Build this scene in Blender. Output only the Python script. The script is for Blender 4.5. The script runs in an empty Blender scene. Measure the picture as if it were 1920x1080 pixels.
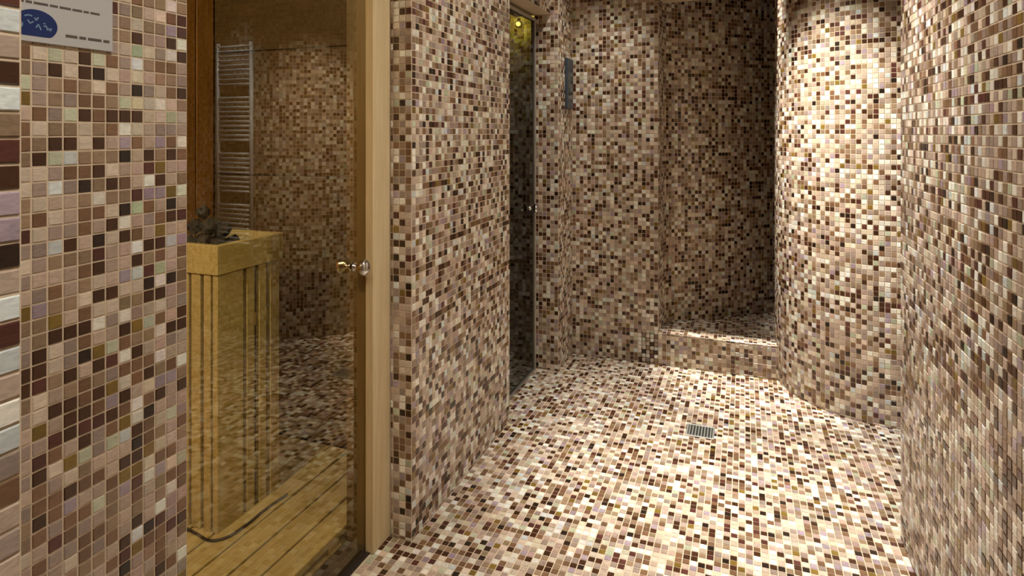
import bpy, math, random
import numpy as np
from mathutils import Matrix, Vector

# ------------------------------------------------------------------ camera, world, lights, exposure
S = bpy.context.scene
COL = S.collection
F, XV, YH, CAMH = 1155.0, 1395.0, 249.0, 1.24
PHI = math.atan((XV - 960) / F)
cd = bpy.data.cameras.new('camera'); cam = bpy.data.objects.new('camera', cd); COL.objects.link(cam)
cd.sensor_width = 36; cd.lens = F / 1920 * 36; cd.shift_y = -(540 - YH) / 1920; cd.clip_start = 0.02
cam.location = (0, 0, CAMH); cam.rotation_euler = (math.pi / 2, 0, PHI)
S.camera = cam
S.view_settings.view_transform = 'Standard'; S.view_settings.look = 'None'
S.view_settings.gamma = 1; S.view_settings.use_curve_mapping = False
S.view_settings.exposure = 0.0
W = bpy.data.worlds.new('world'); S.world = W; W.use_nodes = True
W.node_tree.nodes['Background'].inputs[0].default_value = (0.72, 0.82, 1.0, 1)
W.node_tree.nodes['Background'].inputs[1].default_value = 0.8
CEIL = 2.50
# x, y, power, cone deg, blend, radius, aim (x,y,z)
LAMPS = [
    (-0.45, 2.25, 365, 41, 1.0, 0.03, (0.43, 3.03, 1.15), 'recessed ceiling downlight tilted at the rounded shower wall'),
    (0.07, 3.338, 430, 28, 0.9, 0.012, (0.06, 3.345, 0.0), 'recessed ceiling downlight over the raised shower curb'),
    (-0.60, 2.70, 42, 52, 1.0, 0.03, (-0.76, 3.36, 1.15), 'recessed ceiling downlight tilted at the back wall'),
    (0.20, 1.92, 275, 54, 1.0, 0.04, (0.22, 1.95, 0.0), 'recessed ceiling downlight in the middle of the passage'),
    (-0.18, 2.72, 240, 44, 1.0, 0.04, (-0.24, 2.62, 0.0), 'added unseen ceiling downlight brightening the floor before the shower'),  # added lamp, lifts the floor in front of the curb
    (0.30, 1.35, 82, 70, 1.0, 0.05, (-0.94, 2.02, 1.15), 'added unseen ceiling light washing the pier between the doors'),  # added wall washer, brightens the middle pier and keeps off the niche
    (-0.50, 1.50, 106, 96, 1.0, 0.05, (0.45, 1.40, 0.8), 'added unseen ceiling light washing the right wall'),  # added wall washer for the right wall
    (0.28, 0.20, 94, 76, 1.0, 0.05, (-0.94, 0.62, 0.98), 'added unseen ceiling light brightening the pier with the sign'),  # lamp added to brighten the sign pier
    (0.05, -0.55, 20, 120, 0.9, 0.05, (0.0, -0.5, 0.0), 'added unseen ceiling fill light behind the camera'),  # added fill from behind the view
    (0.80, 2.74, 120, 32, 0.9, 0.03, (0.81, 2.91, 1.2), 'added unseen cool light brightening the towel warmer'),  # cool lamp added so the rungs show up bright in the glass
]
for i, (x, y, p, cone, bl, rad, aim, lab) in enumerate(LAMPS):
    ld = bpy.data.lights.new('downlight_beam', 'SPOT'); lo = bpy.data.objects.new('downlight_beam', ld); COL.objects.link(lo)
    ld.energy = p; ld.spot_size = math.radians(cone); ld.spot_blend = bl; ld.shadow_soft_size = rad
    ld.color = (1.0, 0.955, 0.885) if 'towel' not in lab else (0.72, 0.87, 1.0)
    if 'floor' in lab or 'middle' in lab: ld.color = (1.0, 0.965, 0.93)
    lo.location = (x, y, CEIL - 0.02)
    lo.rotation_euler = (Vector(aim) - lo.location).to_track_quat('-Z', 'Y').to_euler()
# lamps inside the two cabins
for (x, y, z, p, c, nm) in [(-1.30, 0.15, 1.95, 80.0, (1.0, 0.92, 0.78), 'sauna_lamp_light'), (-1.29, 3.44, 1.905, 1.5, (0.95, 0.85, 0.12), 'steam_lamp_light')]:
    ld = bpy.data.lights.new(nm, 'POINT'); lo = bpy.data.objects.new(nm, ld); COL.objects.link(lo)
    ld.energy = p; ld.color = c; ld.shadow_soft_size = 0.05; lo.location = (x, y, z)

rng = np.random.default_rng(7); random.seed(7)
cP, sP = math.cos(PHI), math.sin(PHI)
def project(p):
    p = np.asarray(p, float)
    z = -p[..., 0] * sP + p[..., 1] * cP; l = p[..., 0] * cP + p[..., 1] * sP
    zz = np.where(z > 0.05, z, np.nan)
    return 960 + F * l / zz, YH + F * (CAMH - p[..., 2]) / zz, zz

# ------------------------------------------------------------------ materials
def lin(c):
    return tuple(((v / 255) / 12.92 if v / 255 <= .04045 else ((v / 255 + .055) / 1.055) ** 2.4) for v in c)
def mat(name, rgb, rough=0.5, metal=0.0, spec=0.5, **kw):
    m = bpy.data.materials.new(name); m.use_nodes = True
    b = m.node_tree.nodes['Principled BSDF']
    b.inputs['Base Color'].default_value = (*lin(rgb), 1); b.inputs['Roughness'].default_value = rough
    b.inputs['Metallic'].default_value = metal; b.inputs['Specular IOR Level'].default_value = spec
    return m
def nd(m, t, **props):
    n = m.node_tree.nodes.new(t)
    for k, v in props.items(): setattr(n, k, v)
    return n
def bsdf(m): return m.node_tree.nodes['Principled BSDF']

def mosaic_material():
    m = mat('glass_mosaic', (150, 120, 95), 0.24, 0, 0.6); L = m.node_tree.links; b = bsdf(m)
    at = nd(m, 'ShaderNodeAttribute', attribute_name='tint')
    geo = nd(m, 'ShaderNodeNewGeometry')
    mp = nd(m, 'ShaderNodeMapping'); mp.inputs['Scale'].default_value = (60, 60, 190)
    nz = nd(m, 'ShaderNodeTexNoise'); nz.inputs['Scale'].default_value = 1.0; nz.inputs['Detail'].default_value = 3
    nz.inputs['Distortion'].default_value = 1.4
    mr = nd(m, 'ShaderNodeMapRange'); mr.inputs[1].default_value = .25; mr.inputs[2].default_value = .75
    mr.inputs[3].default_value = .80; mr.inputs[4].default_value = 1.16
    mx = nd(m, 'ShaderNodeMix', data_type='RGBA', blend_type='MULTIPLY'); mx.inputs[0].default_value = 1
    L.new(geo.outputs['Position'], mp.inputs[0]); L.new(mp.outputs[0], nz.inputs['Vector']); L.new(nz.outputs[0], mr.inputs[0])
    L.new(at.outputs['Color'], mx.inputs[6]); L.new(mr.outputs[0], mx.inputs[7]); L.new(mx.outputs[2], b.inputs['Base Color'])
    bp = nd(m, 'ShaderNodeBump'); bp.inputs['Strength'].default_value = .12; bp.inputs['Distance'].default_value = .001
    L.new(nz.outputs[0], bp.inputs['Height']); L.new(bp.outputs[0], b.inputs['Normal'])
    return m
def grout_material():
    m = mat('grout', (204, 182, 150), 0.85, 0, 0.2); L = m.node_tree.links; b = bsdf(m)
    tc = nd(m, 'ShaderNodeNewGeometry'); nz = nd(m, 'ShaderNodeTexNoise'); nz.inputs['Scale'].default_value = 9; nz.inputs['Detail'].default_value = 5
    rp = nd(m, 'ShaderNodeValToRGB'); rp.color_ramp.elements[0].color = (*lin((200, 178, 148)), 1); rp.color_ramp.elements[1].color = (*lin((222, 202, 172)), 1)
    L.new(tc.outputs['Position'], nz.inputs['Vector']); L.new(nz.outputs[0], rp.inputs[0]); L.new(rp.outputs[0], b.inputs['Base Color'])
    return m
def wood_material(name, c1, c2, axis='Z', rough=0.45):
    m = mat(name, c1, rough, 0, 0.35); L = m.node_tree.links; b = bsdf(m)
    tc = nd(m, 'ShaderNodeNewGeometry'); mp = nd(m, 'ShaderNodeMapping')
    sc = {'X': (2.5, 45, 45), 'Y': (45, 2.5, 45), 'Z': (45, 45, 2.5)}[axis]; mp.inputs['Scale'].default_value = sc
    nz = nd(m, 'ShaderNodeTexNoise'); nz.inputs['Scale'].default_value = 1.6; nz.inputs['Detail'].default_value = 6; nz.inputs['Distortion'].default_value = .8
    rp = nd(m, 'ShaderNodeValToRGB'); rp.color_ramp.elements[0].position = .3; rp.color_ramp.elements[1].position = .7
    rp.color_ramp.elements[0].color = (*lin(c2), 1); rp.color_ramp.elements[1].color = (*lin(c1), 1)
    L.new(tc.outputs['Position'], mp.inputs[0]); L.new(mp.outputs[0], nz.inputs['Vector']); L.new(nz.outputs[0], rp.inputs[0]); L.new(rp.outputs[0], b.inputs['Base Color'])
    bp = nd(m, 'ShaderNodeBump'); bp.inputs['Strength'].default_value = .15; bp.inputs['Distance'].default_value = .002
    L.new(nz.outputs[0], bp.inputs['Height']); L.new(bp.outputs[0], b.inputs['Normal'])
    return m
def glass_material(name, tint, gain=1.35, edge=None):
    m = bpy.data.materials.new(name); m.use_nodes = True; N = m.node_tree; L = N.links
    for n in list(N.nodes): N.nodes.remove(n)
    out = nd(m, 'ShaderNodeOutputMaterial'); tr = nd(m, 'ShaderNodeBsdfTransparent'); tr.inputs[0].default_value = (*tint, 1)
    gl = nd(m, 'ShaderNodeBsdfGlossy'); gl.inputs['Roughness'].default_value = 0.0; gl.inputs[0].default_value = (*(edge or (1, 1, 1)), 1)
    fr = nd(m, 'ShaderNodeFresnel'); fr.inputs[0].default_value = 1.5
    ge = nd(m, 'ShaderNodeNewGeometry')
    inv = nd(m, 'ShaderNodeMath', operation='SUBTRACT'); inv.inputs[0].default_value = 1
    mu = nd(m, 'ShaderNodeMath', operation='MULTIPLY'); g = nd(m, 'ShaderNodeMath', operation='MULTIPLY', use_clamp=True); g.inputs[1].default_value = gain
    mix = nd(m, 'ShaderNodeMixShader')
    L.new(ge.outputs['Backfacing'], inv.inputs[1]); L.new(fr.outputs[0], mu.inputs[0]); L.new(inv.outputs[0], mu.inputs[1]); L.new(mu.outputs[0], g.inputs[0])
    L.new(g.outputs[0], mix.inputs[0]); L.new(tr.outputs[0], mix.inputs[1]); L.new(gl.outputs[0], mix.inputs[2]); L.new(mix.outputs[0], out.inputs[0])
    return m
M = {
    'mosaic': mosaic_material(), 'grout': grout_material(),
    'pine': wood_material('pale_pine', (212, 190, 148), (196, 172, 128), 'Z'),
    'rail': wood_material('pale_pine_rail', (200, 182, 132), (176, 154, 104), 'Y'),
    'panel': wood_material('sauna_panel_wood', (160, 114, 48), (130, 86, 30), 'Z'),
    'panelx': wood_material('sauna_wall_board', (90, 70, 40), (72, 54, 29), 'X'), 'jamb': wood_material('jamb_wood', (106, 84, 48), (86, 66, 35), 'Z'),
    'deck': wood_material('duckboard_wood', (206, 186, 138), (174, 150, 102), 'Y'),
    'plaster': mat('ceiling_plaster', (205, 195, 180), 0.9), 'chrome': mat('chrome', (215, 215, 215), 0.08, 1.0),
    'alu': mat('brushed_aluminium', (196, 190, 178), 0.42, 0.8), 'iron': mat('dark_iron', (38, 34, 32), 0.55, 0.6),
    'dark': mat('dark_matte', (44, 36, 32), 0.5), 'rubber': mat('black_rubber', (25, 20, 18), 0.5),
    'enamel': mat('pale_enamel', (228, 230, 234), 0.25, 0.25), 'sign': mat('sign_plate', (186, 184, 180), 0.4), 'ink': mat('grey_print', (92, 80, 74), 0.5), 'blue': mat('navy_print', (8, 36, 92), 0.6),
    'logo': mat('pale_print', (120, 150, 170), 0.4), 'slate': mat('control_plastic', (60, 68, 78), 0.35), 'panelscreen': mat('control_window', (48, 66, 66), 0.15),
    'bronze': glass_material('bronze_glass', (0.82, 0.79, 0.64), 1.55, (1.0, 0.88, 0.64)), 'smoke': glass_material('smoked_glass', (0.46, 0.45, 0.38), 0.8),
    'clear': glass_material('clear_glass', (0.95, 0.97, 0.97), 1.2), 'darkgrout': mat('dark_joint', (40, 28, 16), 0.9), 'plate': mat('drain_steel', (196, 196, 184), 0.4, 0.7), 'void': mat('drain_well', (30, 34, 28), 0.6),
}
stone_m = mat('sauna_stone', (46, 40, 38), 0.8)
def emis(name, rgb, s):
    m = bpy.data.materials.new(name); m.use_nodes = True; b = bsdf(m)
    b.inputs['Emission Color'].default_value = (*lin(rgb), 1); b.inputs['Emission Strength'].default_value = s; return m
M['lens'] = emis('downlight_lens', (255, 235, 205), 6); M['amber'] = emis('amber_lens', (255, 214, 120), 8)

# ------------------------------------------------------------------ helpers
class MB:
    def __init__(s): s.v = []; s.f = []
    def add(s, vs, fs):
        o = len(s.v); s.v += [tuple(v) for v in vs]; s.f += [tuple(i + o for i in f) for f in fs]; return s
    def box(s, x0, x1, y0, y1, z0, z1, b=0.0):
        if b <= 0:
            vs = [(x, y, z) for z in (z0, z1) for y in (y0, y1) for x in (x0, x1)]
            return s.add(vs, [(0, 2, 3, 1), (4, 5, 7, 6), (0, 1, 5, 4), (2, 6, 7, 3), (0, 4, 6, 2), (1, 3, 7, 5)])
        import bmesh
        bm = bmesh.new(); bmesh.ops.create_cube(bm, size=1)
        for v in bm.verts: v.co = ((x0 + x1) / 2 + v.co.x * (x1 - x0), (y0 + y1) / 2 + v.co.y * (y1 - y0), (z0 + z1) / 2 + v.co.z * (z1 - z0))
        bmesh.ops.bevel(bm, geom=bm.edges[:], offset=b, segments=1, affect='EDGES')
        bm.verts.index_update()
        s.add([v.co[:] for v in bm.verts], [[v.index for v in f.verts] for f in bm.faces]); bm.free(); return s
    def prism(s, poly, z0, z1):
        n = len(poly)
        return s.add([(x, y, z0) for x, y in poly] + [(x, y, z1) for x, y in poly],
                     [tuple(range(n))[::-1], tuple(range(n, 2 * n))] + [(i, (i + 1) % n, n + (i + 1) % n, n + i) for i in range(n)])
    def lathe(s, prof, mtx, n=20):
        vs = []; fs = []
        for (r, z) in prof:
            for k in range(n):
                a = 2 * math.pi * k / n; vs.append(mtx @ Vector((r * math.cos(a), r * math.sin(a), z)))
        for j in range(len(prof) - 1):
            for k in range(n): fs.append((j * n + k, j * n + (k + 1) % n, (j + 1) * n + (k + 1) % n, (j + 1) * n + k))
        fs.append(tuple(range(n))[::-1]); fs.append(tuple(range((len(prof) - 1) * n, len(prof) * n)))
        return s.add(vs, fs)
    def tube(s, pts, r, n=8):
        pts = [Vector(p) for p in pts]; vs = []; fs = []
        up = Vector((0, 0, 1))
        for i, p in enumerate(pts):
            d = (pts[min(i + 1, len(pts) - 1)] - pts[max(i - 1, 0)]).normalized()
            u = d.cross(up); u = u.normalized() if u.length > 1e-3 else Vector((1, 0, 0)); w = d.cross(u)
            for k in range(n):
                a = 2 * math.pi * k / n; vs.append(p + r * (math.cos(a) * u + math.sin(a) * w))
        for j in range(len(pts) - 1):
            for k in range(n): fs.append((j * n + k, (j + 1) * n + k, (j + 1) * n + (k + 1) % n, j * n + (k + 1) % n))
        fs.append(tuple(range(n))); fs.append(tuple(range((len(pts) - 1) * n, len(pts) * n))[::-1])
        return s.add(vs, fs)
    def build(s, name, m, parent=None, smooth=False, origin=None):
        me = bpy.data.meshes.new(name); 
        o3 = Vector(origin) if origin is not None else Vector((0, 0, 0))
        me.from_pydata([tuple(Vector(v) - o3) for v in s.v], [], s.f); me.update()
        import bmesh
        bm = bmesh.new(); bm.from_mesh(me); bmesh.ops.recalc_face_normals(bm, faces=bm.faces); bm.to_mesh(me); bm.free()
        if smooth: me.polygons.foreach_set('use_smooth', [True] * len(me.polygons))
        me.materials.append(M[m] if isinstance(m, str) else m)
        o = bpy.data.objects.new(name, me); COL.objects.link(o)
        if parent is not None:
            o.parent = parent; o.location = o3 - world_loc(parent)
        else: o.location = o3
        return o
def world_loc(o):
    l = Vector(o.location)
    while o.parent is not None: o = o.parent; l += o.location
    return l
def tag(o, label, cat, group=None):
    o['label'] = label; o['category'] = cat
    if group: o['group'] = group
    return o
def thing(name, label, cat, loc, group=None):
    o = bpy.data.objects.new(name, None); COL.objects.link(o); o.location = loc; o.empty_display_size = .05
    return tag(o, label, cat, group)
def structure(o): o['kind'] = 'structure'; return o

# ------------------------------------------------------------------ mosaic
T = 0.0215; TH = 0.0016; GAP = 0.0023
PAL = {
    'W': (236, 228, 210), 'B': (212, 194, 170), 'P': (186, 163, 143), 'M': (158, 138, 124), 'T': (148, 123, 96), 'R': (124, 92, 66),
    'D': (70, 42, 24), 'K': (44, 30, 22), 'O': (88, 50, 42), 'G': (126, 100, 42), 'V': (188, 190, 160), 'L': (166, 146, 152), 'U': (212, 216, 210)}
KEYS = list(PAL); WT = np.array([.14, .16, .18, .11, .10, .11, .10, .03, .04, .02, .025, .03, .03]); WT = WT / WT.sum()
PALIN = np.array([lin(PAL[k]) for k in KEYS])
def tile_local(sx, sy):
    hx, hy = sx / 2 - GAP / 2, sy / 2 - GAP / 2; b = .0011
    return np.array([(-hx, -hy, 0), (hx, -hy, 0), (hx, hy, 0), (-hx, hy, 0), (-hx + b, -hy + b, TH), (hx - b, -hy + b, TH), (hx - b, hy - b, TH), (-hx + b, hy - b, TH)])
TF = np.array([(4, 5, 6, 7), (0, 1, 5, 4), (1, 2, 6, 5), (2, 3, 7, 6), (3, 0, 4, 7)])
single_mesh = {}
def tile_mesh(ci, var):
    k = (ci, var)
    if k not in single_mesh:
        me = bpy.data.meshes.new('tile'); me.from_pydata(tile_local(T, T).tolist(), [], TF.tolist())
        a = me.attributes.new('tint', 'FLOAT_COLOR', 'POINT')
        col = np.ones((8, 4)); col[:, :3] = PALIN[ci] * (0.86 + 0.14 * var); a.data.foreach_set('color', col.ravel().astype(np.float32))
        me.materials.append(M['mosaic']); single_mesh[k] = me
    return single_mesh[k]
def mosaic(parent, cen, eu, ev, en, sx, sy, keys=None, singles=True, visible=None):
    """tiles at cen (n,3) with axes eu, ev, en (n,3), sizes sx, sy (n)"""
    n = len(cen)
    ci = rng.choice(len(KEYS), n, p=WT)
    if keys is not None:
        for i, k in enumerate(keys):
            if k: ci[i] = KEYS.index(k)
    tilt = rng.normal(0, .010, (n, 2)); dz = rng.normal(0, .00018, n)
    en2 = en + eu * tilt[:, :1] + ev * tilt[:, 1:]; en2 /= np.linalg.norm(en2, axis=1, keepdims=True)
    eu2 = eu - en2 * (eu * en2).sum(1, keepdims=True); eu2 /= np.linalg.norm(eu2, axis=1, keepdims=True); ev2 = np.cross(en2, eu2)
    cen = cen + en * dz[:, None]
    base = np.zeros(n, bool)
    if singles:
        x, y, z = project(cen)
        h = T / 2
        xu, yu, _ = project(cen + eu * h); xv_, yv_, _ = project(cen + ev * h); xu0, yu0, _ = project(cen - eu * h); xv0, yv0, _ = project(cen - ev * h)
        area = np.abs((xu - xu0) * (yv_ - yv0) - (xv_ - xv0) * (yu - yu0))
        inside = (x > 2) & (x < 1918) & (y > 2) & (y < 1078) & (np.abs(sx - T) < 1e-4) & (np.abs(sy - T) < 1e-4)
        if visible is not None: inside &= visible(x, y)
        area = np.where(inside & ~np.isnan(area), area, 0)
        order = np.argsort(-area)[:300]; order = order[area[order] > 20]
        base[order] = True
        for i in order:
            var = random.randint(0, 2)
            o = bpy.data.objects.new('tile', tile_mesh(int(ci[i]), var)); COL.objects.link(o); o.parent = parent
            mtx = Matrix(((eu2[i][0], ev2[i][0], en2[i][0], cen[i][0]), (eu2[i][1], ev2[i][1], en2[i][1], cen[i][1]), (eu2[i][2], ev2[i][2], en2[i][2], cen[i][2]), (0, 0, 0, 1)))
            o.matrix_local = Matrix.Translation(-world_loc(parent)) @ mtx
    idx = np.where(~base)[0]; k = len(idx)
    if not k: return
    loc = np.array([(-1, -1, 0), (1, -1, 0), (1, 1, 0), (-1, 1, 0), (-1, -1, 1), (1, -1, 1), (1, 1, 1), (-1, 1, 1)], float)
    hx = (sx[idx] - GAP) / 2; hy = (sy[idx] - GAP) / 2; b = .0011
    ox = loc[None, :, 0] * (hx[:, None] - b * loc[None, :, 2]); oy = loc[None, :, 1] * (hy[:, None] - b * loc[None, :, 2]); oz = loc[None, :, 2] * TH + 0 * ox
    V = cen[idx][:, None, :] + ox[..., None] * eu2[idx][:, None, :] + oy[..., None] * ev2[idx][:, None, :] + oz[..., None] * en2[idx][:, None, :]
    V -= np.array(world_loc(parent))
    FC = (np.arange(k)[:, None, None] * 8 + TF[None]).reshape(-1, 4)
    me = bpy.data.meshes.new('mosaic_tiles'); me.vertices.add(k * 8); me.vertices.foreach_set('co', V.ravel().astype(np.float32))
    me.loops.add(len(FC) * 4); me.loops.foreach_set('vertex_index', FC.ravel().astype(np.int32))
    me.polygons.add(len(FC)); me.polygons.foreach_set('loop_start', (np.arange(len(FC)) * 4).astype(np.int32)); me.polygons.foreach_set('loop_total', np.full(len(FC), 4, np.int32))
    me.polygons.foreach_set('use_smooth', np.zeros(len(FC), bool)); me.update(calc_edges=True)
    c = PALIN[ci[idx]] * rng.uniform(.82, 1.15, (k, 1)) * (1 + rng.normal(0, .035, (k, 3)))
    col = np.ones((k, 8, 4)); col[:, :, :3] = np.clip(c, .005, .85)[:, None, :]
    a = me.attributes.new('tint', 'FLOAT_COLOR', 'POINT'); a.data.foreach_set('color', col.ravel().astype(np.float32))
    me.materials.append(M['mosaic'])
    o = bpy.data.objects.new('mosaic_tiles', me); COL.objects.link(o); o.parent = parent; o['kind'] = 'stuff'
def cells(lo, hi, off):
    """tile centres and sizes along one axis, joints at off + k*T, cut at lo and hi"""
    k0 = math.floor((lo - off) / T); out = []
    for k in range(k0, k0 + int((hi - lo) / T) + 3):
        a = max(lo, off + k * T); b = min(hi, off + (k + 1) * T)
        if b - a > .005: out.append(((a + b) / 2, b - a, k))
    return out
def flat(parent, origin, eu, ev, u0, u1, v0, v1, uoff=0.0, voff=0.0, keyf=None, singles=True, visible=None, inside=None):
    eu = np.array(eu, float); ev = np.array(ev, float); en = np.cross(eu, ev); og = np.array(origin, float)
    cu = cells(u0, u1, uoff); cv = cells(v0, v1, voff); cen = []; sx = []; sy = []; keys = []
    for (v, hv, kv) in cv:
        for (u, hu, ku) in cu:
            p = og + eu * u + ev * v
            if inside is not None and not inside(p): continue
            cen.append(p); sx.append(hu); sy.append(hv); keys.append(keyf(ku, kv) if keyf else None)
    n = len(cen)
    mosaic(parent, np.array(cen), np.tile(eu, (n, 1)), np.tile(ev, (n, 1)), np.tile(en, (n, 1)), np.array(sx), np.array(sy), keys if keyf else None, singles, visible)
def along(parent, pts, z0, z1, left=True, uoff=0.0, voff=0.0, singles=False, visible=None):
    """mosaic on a vertical surface following a plan polyline; normal on the left or right of travel"""
    P = np.array(pts, float); d = np.linalg.norm(np.diff(P, axis=0), axis=1); cum = np.r_[0, np.cumsum(d)]; Lt = cum[-1]
    def at(s):
        s = min(max(s, 0), Lt - 1e-9); i = min(np.searchsorted(cum, s, 'right') - 1, len(d) - 1); return P[i] + (P[i + 1] - P[i]) * (s - cum[i]) / d[i]
    cen = []; eu = []; en = []; sx = []; sy = []
    cv = cells(z0, z1, voff)
    for (u, hu, _) in cells(0, Lt, uoff):
        a, b = at(u - hu / 2), at(u + hu / 2); t = b - a; w = np.linalg.norm(t)
        t = t / w
        nn = np.array((-t[1], t[0])) if left else np.array((t[1], -t[0]))
        e = -t if left else t
        mid = (a + b) / 2
        # sit the flat tile on the outer side of the curve
        q = (at(u) - mid) @ nn
        for (v, hv, _) in cv:
            off = mid + nn * max(q, 0)
            cen.append((*off, v)); eu.append((*e, 0)); en.append((*nn, 0)); sx.append(w); sy.append(hv)
    cen = np.array(cen); eu = np.array(eu); en = np.array(en); ev = np.cross(en, eu)
    flip = ev[:, 2] < 0
    eu[flip] *= -1; ev[flip] *= -1
    sx = np.array(sx); sx = np.where(np.abs(sx - T) < 4e-4, T, sx)
    mosaic(parent, cen, eu, ev, en, sx, np.array(sy), None, singles, visible)

# ------------------------------------------------------------------ plan
XL = -0.944; XA = -0.936; XR = 0.450; YA = 0.829; YB0, YB1 = 1.644, 2.475; XD = -1.018; YC = 3.088; XC = -0.905; YK = 3.358; XN = -0.430
DCX, DCY, DR = 0.62, 3.45, 0.470
XNEAR, YNEAR = -0.565, 0.337
VOFF = 0.0089
# floor
fm = MB(); fm.box(-2.6, 2.4, -1.6, 4.7, -0.12, -TH)
floor = structure(fm.build('floor', 'grout'))
def on_floor(p):
    x, y = p[0], p[1]
    if x > XR + .16 and y < 2.18: return False
    if y > YK and x < .15: return False
    if (x - DCX) ** 2 + (y - DCY) ** 2 < (DR - .02) ** 2 or (x > DCX and y > DCY - DR + .02): return False
    if x < XL - .01 and y < YA: return False
    if x < XL - .01 and YB0 < y < YB1: return False
    if x < XC - .02 and y > YC: return False
    if x < XNEAR - .02 and y < YNEAR: return False
    return True
flat(floor, (0, 0, -TH), (1, 0, 0), (0, 1, 0), -1.03, 2.2, -1.5, 3.7, 0.004, 0.007, inside=on_floor)
# ceiling
structure(MB().box(-2.6, 2.4, -1.6, 4.7, CEIL, CEIL + .1).build('ceiling', 'plaster'))

def wall(name, x0, x1, y0, y1, z0=0.0, z1=CEIL, m='grout'):
    return structure(MB().box(x0, x1, y0, y1, z0, z1).build(name, m))
E_ = TH * .0
# near wall on the left edge of the frame
w = wall('wall_left_near', XNEAR - .5, XNEAR, -1.6, YNEAR)
NEAR = {(-1, 61 - i): k for i, k in enumerate("UPDUTODLLKPUOUPWUMRPMPTPMP")}
flat(w, (XNEAR, 0, 0), (0, 1, 0), (0, 0, 1), -.6, YNEAR, 0, CEIL, YNEAR, 0.010, keyf=(lambda ku, kv: NEAR.get((ku, kv))))
# pier carrying the sign
wA = wall('wall_left_front', XL - .22, XA, YNEAR, YA)
ROWS = [
    "PTPRPRTVGPRRTBBTTOMBMPGTMMDDTMPMPMPMTTBPMTPMTPMT",
    "MPTPTBMMMRBTDBMBRBMMPMLTTDDOBBGMODRRDRPRTPMPTRPM",
    "TPMTPVDTTMTDVMUPBMUTPRTGDBBTPDPORBMRRMOMPTPMRTPB",
    "TPTMBBBRMVTDURMPPMDTPPTPDMMDTDDDPGBDLRRMBTPMTPRT",
    "TPBPTDDTRDBBTRKTRRPTRTBRDRKPRRDODVTRPRMRRTPRTBMP",
    "PTMBPVKBRRTDTDTWRPKODBDBWPGDTDROMMPRPVPRMTPTRPTM",
    "POMTMRBRTDRPTBDTBDBPPPDBMPVOMGLDRVPPRTTTRPRPPMWT",
    "BMTTPMPPVDWLKPRTKWDPPLBTWDRWRBDRGUPDGLPPPDOKRTPT",
    "RTBDVUBKBDBRPPPOVPRWDUBTMGTDRRPWWDKDGORTDUGPPPTT",
    "TPTMBTPMBPPPDOWLRMPDTOKDPVTPRDBRKRRGBWPPPKRTPTRT",
    "TBTMMRTBWBMLTGDLPRGDRVWDBRWPWTLDPPTBRLTTWORRRDMR",
    "WRLDWRTRBVMRDPPGKDPUBPKPPPDMPRLPPVPBRBRWMMOPPRPR",
    "TOOWDPMDTBPWRPTWPOPLRTRTMDDPPWTDPMRTPVRRPRDRPWMG",
]
PATTERN = {(c - 13, 67 - i): k for c, r in enumerate(ROWS) for i, k in enumerate(r)}
flat(wA, (XA, 0, 0), (0, 1, 0), (0, 0, 1), YNEAR, YA, 0, CEIL, YA, VOFF, keyf=(lambda ku, kv: PATTERN.get((ku, kv))) , visible=lambda x, y: x > 36)
# middle pier between the two glass doors
wB = wall('wall_left_middle', XL - .076, XL, YB0, YB1)
flat(wB, (XL, 0, 0), (0, 1, 0), (0, 0, 1), YB0, YB1, 0, CEIL, YB0, VOFF)
wS = structure(MB().box(XD - .002, XL, YB0 - .002, YB0 - .0005, 0, CEIL).build('trim_door_return', 'grout'))
flat(wS, (0, YB0 - .002, 0), (1, 0, 0), (0, 0, 1), XD, XL, 0, CEIL, XL, VOFF)
# short pier after the steam door
wC = wall('wall_left_back', XC - .125, XC, YC, YK + .3)
flat(wC, (XC, 0, 0), (0, 1, 0), (0, 0, 1), YC, YK, 0, CEIL, YC, VOFF, singles=False)
wC2 = structure(MB().box(XD - .02, XC, YC - .002, YC - .0005, 0, CEIL).build('trim_steam_return', 'grout'))
flat(wC2, (0, YC - .002, 0), (1, 0, 0), (0, 0, 1), XD - .02, XC, 0, CEIL, XC, VOFF, singles=False)
# lintels over the doors
wl = structure(MB().box(XL - .2, XL, YA, YB0, 2.08, CEIL).build('trim_sauna_lintel', 'grout'))
flat(wl, (XL, 0, 0), (0, 1, 0), (0, 0, 1), YA, YB0, 2.08, CEIL, YB0, VOFF, singles=False)
wl2 = structure(MB().box(XL - .2, XL, YB1, YC, 1.86, CEIL).build('trim_steam_lintel', 'grout'))
flat(wl2, (XL, 0, 0), (0, 1, 0), (0, 0, 1), YB1, YC, 1.86, CEIL, YC, VOFF, singles=False)
# back wall
wK = wall('wall_back', XC, XN, YK, YK + .12)
flat(wK, (0, YK, 0), (1, 0, 0), (0, 0, 1), XC, XN, 0, CEIL, XN, VOFF)
wKl = structure(MB().box(XN, .17, YK, YK + .14, 1.96, CEIL).build('trim_shower_lintel', 'grout'))
flat(wKl, (0, YK, 0), (1, 0, 0), (0, 0, 1), XN, .17, 1.96, CEIL, XN, VOFF, singles=False)
# raised curb and shower floor
HC = 0.172
curb = structure(MB().box(XN - .1, .62, YK, 4.6, 0, HC).build('trim_shower_curb', 'grout'))
flat(curb, (0, YK, 0), (1, 0, 0), (0, 0, 1), XN, .17, 0, HC, XN, VOFF)
def in_niche(p): return (p[0] - DCX) ** 2 + (p[1] - DCY) ** 2 > (DR - .02) ** 2
flat(curb, (0, 0, HC), (1, 0, 0), (0, 1, 0), XN, .6, YK, 4.5, XN, YK, inside=in_niche, singles=False)
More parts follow.
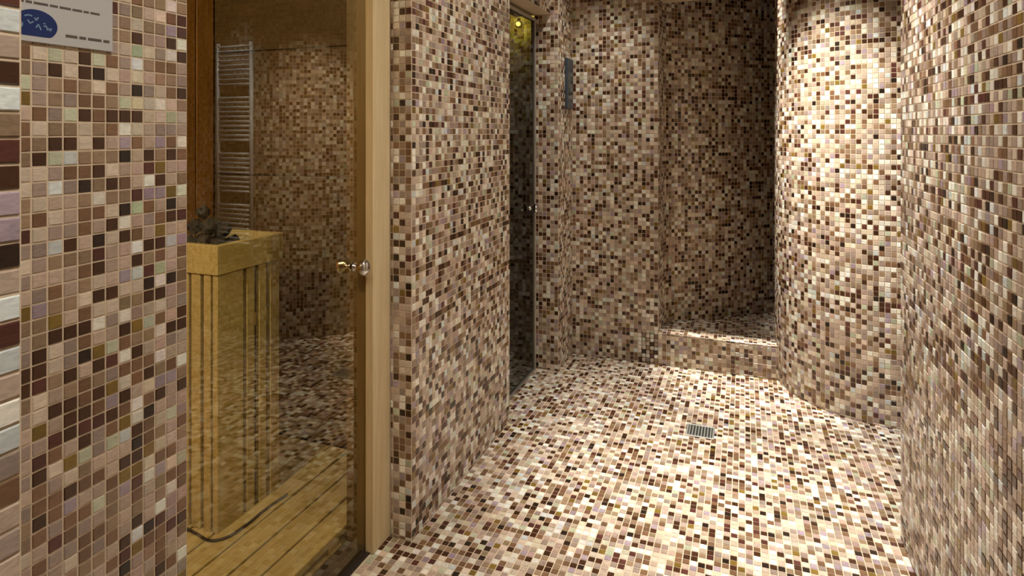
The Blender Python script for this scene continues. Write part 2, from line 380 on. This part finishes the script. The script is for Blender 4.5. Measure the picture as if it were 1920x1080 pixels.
# curved niche wall of the snail shower
ctrl = [(-.430, 3.36), (-.420, 3.49), (-.395, 3.55), (-.322, 3.615), (-.178, 3.709), (-.015, 3.836), (.149, 3.976), (.36, 4.15), (.62, 4.30)]
def catmull(P, n=8):
    P = [Vector(p) for p in P]; Q = [2 * P[0] - P[1]] + P + [2 * P[-1] - P[-2]]; out = []
    for i in range(1, len(Q) - 2):
        for k in range(n):
            t = k / n; a, b, c, d = Q[i - 1], Q[i], Q[i + 1], Q[i + 2]
            out.append(tuple(.5 * ((2 * b) + (c - a) * t + (2 * a - 5 * b + 4 * c - d) * t * t + (3 * b - a - 3 * c + d) * t ** 3)))
    return out + [tuple(P[-1])]
arc = catmull(ctrl)
poly = arc + [(.62, 4.62), (-.55, 4.62), (-.55, 3.48), (-.431, 3.48)]
wN = structure(MB().prism(arc + [(.62, 4.62), (-.9, 4.62), (-.9, 3.40)], HC, CEIL).build('wall_shower_inner', 'grout'))
along(wN, arc, HC, CEIL, left=False, voff=VOFF)
# rounded shower wall (drum) and its straight continuation into the side passage
drum = [(2.2, DCY - DR)] + [(DCX + DR * math.cos(a), DCY + DR * math.sin(a)) for a in [math.radians(-90 - k * 3) for k in range(0, 61)]]
wD = structure(MB().prism(drum + [(2.2, DCY + DR)], 0, CEIL).build('wall_shower_rounded', 'grout'))
along(wD, [drum[0], drum[1]][::-1] , 0, CEIL, left=False, voff=VOFF, singles=False)
along(wD, drum[1:], 0, CEIL, left=False if False else True, voff=VOFF, singles=True, visible=lambda x, y: x < 1686)
# right wall
wR = wall('wall_right', XR, 2.2, -1.6, 2.185)
flat(wR, (XR, 0, 0), (0, -1, 0), (0, 0, 1), -2.185, .9, 0, CEIL, -2.185, VOFF)
wall('wall_passage_end', 2.2, 2.32, 2.185, 3.6, 0, 1.15); wall('wall_passage_end', 2.2, 2.32, 2.185, 3.6, 2.05, CEIL)
wall('wall_passage_end', 2.2, 2.32, 2.185, 2.28, 1.15, 2.05); wall('wall_passage_end', 2.2, 2.32, 2.86, 3.6, 1.15, 2.05)
wall('wall_shower_end', .62, .75, DCY + DR - .01, 4.62); wall('wall_shower_rear', -2.3, .75, 4.62, 4.72)
wall('wall_behind', XNEAR - .5, 2.2, -1.72, -1.6)
wn = structure(MB().box(2.20, 2.26, 2.28, 2.31, 1.15, 2.05).box(2.20, 2.26, 2.83, 2.86, 1.15, 2.05).box(2.20, 2.26, 2.31, 2.83, 1.15, 1.18).box(2.20, 2.26, 2.31, 2.83, 2.02, 2.05).build('added_window', 'pine'))  # unseen window, added to give the towel warmer cool daylight
MB().box(2.228, 2.234, 2.31, 2.83, 1.18, 2.02).build('pane', 'clear', wn)

# ------------------------------------------------------------------ sauna cabin
SB = -2.06; SR = 1.96      # back and right inner faces
wall('wall_sauna_front', -1.14, XL - .2, -.9, YA, m='panel')
sb = structure(MB().box(-2.3, SB - .02, -.9, SR + .1, 0, CEIL).build('wall_sauna_back', 'darkgrout'))
y = SR; k = 0
while y > -.6:
    MB().box(SB - .02, SB, y - .088, y - .003, .06, 2.08, .002).build('panel_board', 'panel', sb); y -= .091
wr = wall('wall_sauna_right', -2.3, XL - .082, SR + .02, SR + .14, m='darkgrout')
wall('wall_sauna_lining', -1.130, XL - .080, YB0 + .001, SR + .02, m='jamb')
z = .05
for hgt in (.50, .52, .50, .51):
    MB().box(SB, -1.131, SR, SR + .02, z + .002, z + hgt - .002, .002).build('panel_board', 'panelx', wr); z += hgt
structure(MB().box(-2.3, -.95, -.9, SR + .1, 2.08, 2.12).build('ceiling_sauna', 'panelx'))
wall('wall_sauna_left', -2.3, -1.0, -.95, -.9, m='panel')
# door frame (jamb lining and casing)
fr = structure(MB().box(-1.130, XD - .03, 1.575, YB0, 0, 2.06).build('door_1', 'jamb'))
MB().box(XD - .03, XD, 1.550, YB0 - .003, 0, 2.08, .003).build('casing', 'pine', fr)
MB().box(-1.125, XD, YA - .06, YA - .001, 0, 2.06, .002).build('jamb', 'panel', fr)
MB().box(-1.125, XD, YA, 1.575, 2.06, 2.079, .001).build('head', 'pine', fr)
# strip behind the glass, shade of the floor there put into its dark colour
structure(MB().box(-1.13, -1.032, YA - .05, 1.6, -TH, .004).build('trim_shade_strip', 'dark'))
# glass leaf
GX = -1.052
leaf = thing('sauna_door', 'frameless bronze glass sauna door with round chrome knob, in a pale pine frame', 'door', (GX, YA + .01, 0))
MB().box(GX - .004, GX + .004, YA + .008, 1.560, .012, 2.05).build('glass_pane', 'bronze', leaf)
def knob(parent, x, y, z, s=1.0):
    Rm = Matrix.Translation((x, y, z)) @ Matrix.Rotation(math.radians(90), 4, 'Y')
    o = MB().lathe([(.006 * s, .004), (.014 * s, .004), (.014 * s, .007), (.0085 * s, .009), (.008 * s, .020), (.013 * s, .024), (.0215 * s, .030), (.0235 * s, .038), (.0215 * s, .045), (.012 * s, .049)], Rm, 24).build('knob', 'chrome', parent, True)
    Rb = Matrix.Translation((x, y, z)) @ Matrix.Rotation(math.radians(-90), 4, 'Y')
    MB().lathe([(.006 * s, .004), (.014 * s, .004), (.014 * s, .007), (.0085 * s, .009), (.008 * s, .020), (.013 * s, .024), (.0215 * s, .030), (.0235 * s, .038), (.0215 * s, .045), (.012 * s, .049)], Rb, 24).build('knob', 'chrome', parent, True)
knob(leaf, GX, 1.497, .855)
for hz in (.30, 1.78):
    MB().box(GX - .014, GX + .014, YA + .002, YA + .055, hz, hz + .075, .003).build('hinge', 'chrome', leaf)
# duckboard
deck = thing('duckboard', 'pale wooden duckboard of long planks behind the bronze glass door', 'duckboard', (-1.6, .8, 0))
x = -1.132
for i in range(10):
    MB().box(x - .079, x, .1, 1.95, .028, .05, .002).build('plank', 'deck', deck); x -= .0863
for yb in (.35, 1.0, 1.5):
    MB().box(SB + .01, -1.14, yb, yb + .05, 0, .028).build('batten', 'deck', deck)
# stove guard
GXF, GY0, GY1, GZ = -1.46, 1.400, 1.668, .905; GXB = -1.78
gd = thing('stove_guard', 'pale slatted wooden guard box around the sauna stove', 'stove guard', (GXF, GY0, .05))
def onX(px, X): return X / math.tan(math.atan((px - 960) / F) - PHI)
def onY(px, Y): return Y * math.tan(math.atan((px - 960) / F) - PHI)
MB().box(GXF - .018, GXF + .006, GY0 - .006, GY1 + .004, GZ - .088, GZ, .002).build('top_rail', 'rail', gd)
MB().box(GXB, GXF - .018, GY0 - .006, GY0 + .016, GZ - .088, GZ, .002).build('top_rail', 'rail', gd)
MB().box(GXB, GXF - .018, GY1 - .018, GY1 + .004, GZ - .088, GZ, .002).build('top_rail', 'rail', gd)
MB().box(GXF - .016, GXF, GY0, onX(457, GXF), .05, GZ - .088, .002).build('corner_board', 'rail', gd)
for a, b in ((463, 478), (486, 500), (507, 524)):
    MB().box(GXF - .016, GXF, onX(a, GXF), onX(b, GXF), .05, GZ - .088, .002).build('slat', 'rail', gd)
xs_ = [(398, 408), (381, 394), (358, 375)]
for a, b in xs_:
    MB().box(onY(a, GY0), onY(b, GY0) - (.016 if b == 408 else 0), GY0, GY0 + .016, .05, GZ - .088, .002).build('slat', 'rail', gd)
xx = onY(353, GY0)
while xx > GXB + .04:
    MB().box(xx - .045, xx, GY0, GY0 + .016, .05, GZ - .088, .002).build('slat', 'rail', gd); xx -= .062
for zr in (.16, .62):
    MB().box(GXF - .036, GXF - .016, GY0 + .016, GY1 - .016, zr, zr + .04).build('batten', 'rail', gd)
# stove
st = thing('sauna_stove', 'dark iron sauna stove inside the slatted guard', 'stove', (-1.62, 1.54, .05))
MB().box(-1.745, -1.50, 1.445, 1.640, .09, .795, .006).build('body', 'iron', st)
MB().box(-1.75, -1.495, 1.440, 1.445, .78, .850).build('rim', 'iron', st); MB().box(-1.75, -1.495, 1.640, 1.645, .78, .850).build('rim', 'iron', st)
MB().box(-1.50, -1.495, 1.445, 1.640, .795, .850).build('rim', 'iron', st); MB().box(-1.75, -1.745, 1.445, 1.640, .795, .850).build('rim', 'iron', st)
for (xa, ya) in ((-1.72, 1.46), (-1.53, 1.46), (-1.72, 1.62), (-1.53, 1.62)):
    MB().box(xa - .015, xa + .015, ya - .012, ya + .012, .05, .09).build('leg', 'iron', st)
import bmesh
def stone_mesh(seed):
    r = random.Random(seed); bm = bmesh.new(); bmesh.ops.create_icosphere(bm, subdivisions=2, radius=1)
    dirs = [Vector((r.uniform(-1, 1), r.uniform(-1, 1), r.uniform(-1, 1))).normalized() for _ in range(9)]
    for v in bm.verts:
        m_ = min(1.0, min((.62 + .2 * r2) / max(.05, v.co.normalized().dot(d)) if v.co.normalized().dot(d) > .2 else 9 for d, r2 in zip(dirs, [r.random() for _ in dirs])))
        v.co *= max(.55, m_)
    me = bpy.data.meshes.new('sauna_stone'); bm.to_mesh(me); bm.free(); me.materials.append(stone_m); return me
sm = [stone_mesh(s) for s in range(4)]
spots = [(xa, ya, .830, .030) for xa in (-1.712, -1.648, -1.584, -1.532) for ya in (1.479, 1.543, 1.607) if not (xa == -1.532 and ya == 1.543)]
spots += [(xa, ya, .880, .030) for xa in (-1.70, -1.638, -1.576) for ya in (1.511, 1.575)]
spots += [(-1.702, 1.543, .930, .034), (-1.638, 1.543, .931, .034), (-1.578, 1.543, .927, .031), (-1.670, 1.541, .977, .028)]
for i, (x, y, z, r) in enumerate(spots):
    o = bpy.data.objects.new('sauna_stone', sm[i % 4]); COL.objects.link(o); o.location = (x, y, z)
    o.scale = (r * random.uniform(.92, 1.08), r * random.uniform(.9, 1.0), r * random.uniform(.8, .95)); o.rotation_euler = (random.uniform(0, 6), random.uniform(0, 6), random.uniform(0, 6))
    tag(o, 'dark grey broken rock heaped on top of the sauna stove', 'stone', 'stones heaped on the sauna stove')
# power cable across the duckboard
def fpt(px, py, H):
    z = F * (CAMH - H) / (py - YH); l = z * (px - 960) / F; return (l * cP - z * sP, l * sP + z * cP, H)
cab = catmull([(-1.67, 1.380), (-1.58, 1.384), (-1.515, 1.376), (-1.455, 1.366), (-1.418, 1.395), (-1.408, 1.46), (-1.410, 1.54), (-1.402, 1.63)], 6)
tag(MB().tube([(x, y, .0545) for x, y in cab], .0042, 8).build('power_cable', 'rubber', None, True), 'thin black power cable snaking over the duckboard planks past the stove guard', 'cable')

# ------------------------------------------------------------------ steam room
wq = wall('wall_steam_side', -2.2, XL - .082, SR + .15, SR + .19, m='dark')
wst = wall('wall_steam_far', -2.2, XC - .13, 3.55, 3.62)
flat(wst, (0, 3.55, 0), (1, 0, 0), (0, 0, 1), -2.1, XC - .13, 0, 2.05, -1.84, VOFF, singles=False)
wsb = wall('wall_steam_inner', -2.2, -2.1, SR + .19, 3.55)
flat(wsb, (-2.1, 0, 0), (0, 1, 0), (0, 0, 1), SR + .19, 3.55, 0, 2.05, 2.36, VOFF, singles=False)
structure(MB().box(-2.3, XL - .2, SR + .15, 3.62, 2.05, 2.1).build('ceiling_steam', 'dark'))
flat(floor, (0, 0, -TH), (1, 0, 0), (0, 1, 0), -2.1, -1.045, SR + .19, 3.55, 0.004, 0.007, singles=False)
lp = thing('wall_lamp', 'tiny amber wall lamp glowing high up inside the dark steam room', 'lamp', (-1.29, 3.55, 1.905))
MB().lathe([(.022, 0), (.022, .012), (.016, .016)], Matrix.Translation((-1.29, 3.55, 1.905)) @ Matrix.Rotation(math.radians(90), 4, 'X'), 16).build('mount', 'alu', lp, True)
MB().lathe([(.014, .016), (.013, .024), (.007, .030), (.001, .031)], Matrix.Translation((-1.29, 3.55, 1.905)) @ Matrix.Rotation(math.radians(90), 4, 'X'), 16).build('lamp_cover', 'amber', lp, True)
SX = XD - .012
sd = thing('steam_room_door', 'smoked glass steam room door in a slim metal frame, between two mosaic piers', 'door', (SX, YB1, 0))
MB().box(SX - .004, SX + .004, YB1 + .012, YC - .040, .012, 1.822).build('glass_pane', 'smoke', sd)
MB().box(SX - .012, SX + .012, YC - .040, YC - .026, 0.0, 1.838, .002).build('frame_post', 'alu', sd)
MB().box(SX - .012, SX + .012, YB1, YC - .040, 1.822, 1.838, .002).build('frame_head', 'alu', sd)
MB().box(SX - .012, SX + .012, YB1, YC - .040, 0, .010, .001).build('sill_strip', 'alu', sd)
MB().box(SX - .004, SX + .004, YC - .026, YC - .003, .0, 1.838).build('side_pane', 'smoke', sd)
knob(sd, SX, 2.985, .855)
# ------------------------------------------------------------------ fittings
# printed sign on the pier
SG0, SG1, SGB = .540, .6865, 1.3670
sg = thing('wall_sign', 'small grey printed sign with a blue oval emblem, on the mosaic pier beside the sauna', 'sign', (XA + TH, SG0, SGB))
X0 = XA + TH + .0003; X1 = X0 + .004
MB().box(X0, X1, SG0, SG1, SGB, SGB + .21, .0008).build('plate', 'sign', sg)
def stroke(name, pts, wd, m, dx=.0004):
    b = MB()
    for (a, c) in zip(pts[:-1], pts[1:]):
        a = Vector(a); c = Vector(c); d = (c - a).normalized(); nrm = Vector((-d.y, d.x)) * wd / 2
        q = [a - nrm, c - nrm, c + nrm, a + nrm]
        b.add([(X1 + dx, v.x, v.y) for v in q] + [(X1, v.x, v.y) for v in q], [(0, 1, 2, 3), (0, 4, 5, 1), (1, 5, 6, 2), (2, 6, 7, 3), (3, 7, 4, 0)])
    return b
def dashes(name, y0, y1, z, h, lens):
    b = MB(); y = y0; i = 0
    while y < y1:
        L_ = min(lens[i % len(lens)], y1 - y); b.box(X1, X1 + .0003, y, y + L_, z, z + h); y += L_ + h * .7; i += 1
    b.build(name, 'ink', sg)
dashes('text_line', SG0 + .006, SG0 + .034, SGB + .074, .0060, [.010, .013])
dashes('text_line', SG0 + .004, SG0 + .125, SGB + .0535, .0034, [.014, .008, .019, .011, .016])
dashes('text_line', SG0 + .074, SG1 - .006, SGB + .0130, .0042, [.017, .010, .021])
ov = MB(); n = 40
oc = (SG0 + .0335, SGB + .0245); ring = [(oc[0] + .0290 * math.cos(2 * math.pi * k / n), max(oc[1] + .0215 * math.sin(2 * math.pi * k / n), SGB + .0085)) for k in range(n)]
ov.add([(X1 + .0004, a, b) for a, b in ring] + [(X1, a, b) for a, b in ring], [tuple(range(n))] + [(k, n + k, n + (k + 1) % n, (k + 1) % n) for k in range(n)])
emb = ov.build('emblem', 'blue', sg)
lm = MB()
for pts in ([(-.0235, -.001), (-.0205, .002), (-.017, -.001), (-.0195, -.006), (-.023, -.0055)], [(-.015, .0105), (-.0095, .0125), (-.005, .0115)], [(-.011, .0055), (-.008, .001), (-.0035, .004)], [(-.002, .010), (.0, .006), (.003, .011)],
            [(.0, -.004), (.003, .0015), (.0055, -.004), (.0065, -.0065)], [(.0095, .003), (.012, .004)], [(.010, -.001), (.013, .001), (.0155, -.0055)], [(.0165, -.002), (.019, -.006), (.0205, -.0015)]):
    q = [(oc[0] + a, oc[1] + b) for a, b in pts]; t_ = stroke('x', q, .0017, 'logo', .0007); lm.add(t_.v, t_.f)
lm.build('emblem_lettering', 'logo', emb)
# control panel near the back corner
cp = thing('control_panel', 'dark slate wall control panel by the back corner', 'control panel', (XC, 3.27, 1.36))
MB().box(XC + TH, XC + .018, 3.205, 3.320, 1.370, 1.645, .003).build('housing', 'slate', cp)
MB().box(XC + .018, XC + .019, 3.222, 3.303, 1.42, 1.56).build('window', 'panelscreen', cp)
# floor drain
dp = fpt(1313, 809, 0)
dr = thing('floor_drain', 'small square steel floor drain grate set in the mosaic floor', 'drain', (dp[0], dp[1], 0))
MB().box(dp[0] - .052, dp[0] + .052, dp[1] - .050, dp[1] + .050, -.0016, .0012).build('well', 'void', dr)
for (a, b, c, d) in ((-.056, .056, -.054, -.046), (-.056, .056, .046, .054), (-.056, -.048, -.046, .046), (.048, .056, -.046, .046)):
    MB().box(dp[0] + a, dp[0] + b, dp[1] + c, dp[1] + d, -.001, .0032, .0006).build('frame', 'plate', dr)
for i in range(8):
    xb = dp[0] - .0445 + i * .0119
    MB().box(xb, xb + .0052, dp[1] - .046, dp[1] + .046, 0, .0028, .0006).build('bar', 'plate', dr)
# towel warmer in the side passage (seen as a reflection in the sauna glass)
TY = DCY - DR - TH; tx0, tx1 = .685, .945
tw = thing('towel_warmer', 'pale metal ladder towel warmer, seen as bright bars reflected in the bronze glass', 'towel warmer', (tx0, TY - .05, .45))
for xx in (tx0, tx1):
    MB().tube([(xx, TY - .055, .45), (xx, TY - .055, 1.79)], .012, 10).build('upright', 'enamel', tw, True)
    for zz in (.55, 1.70):
        MB().tube([(xx, TY - .055, zz), (xx, TY, zz)], .008, 8).build('bracket', 'enamel', tw, True)
zz = 1.765; k = 0
for grp, cnt in ((1, 9), (2, 10), (3, 9), (4, 9)):
    for i in range(cnt):
        MB().tube([(tx0, TY - .055, zz), (tx1, TY - .055, zz)], .0085, 8).build('rung', 'enamel', tw, True); zz -= .0286
    zz -= .055
# downlight fittings, also for the added lights
for (x, y, p, cone, bl, rad, aim, lab) in LAMPS:
    d = thing('downlight', lab, 'ceiling light', (x, y, CEIL))
    MB().lathe([(.034, -.004), (.045, -.004), (.047, 0), (.034, 0)], Matrix.Translation((x, y, CEIL)), 20).build('ring', 'alu', d, True)
    MB().lathe([(.001, 0), (.033, 0), (.033, .0)], Matrix.Translation((x, y, CEIL - .002)), 20).build('lens', 'lens', d)
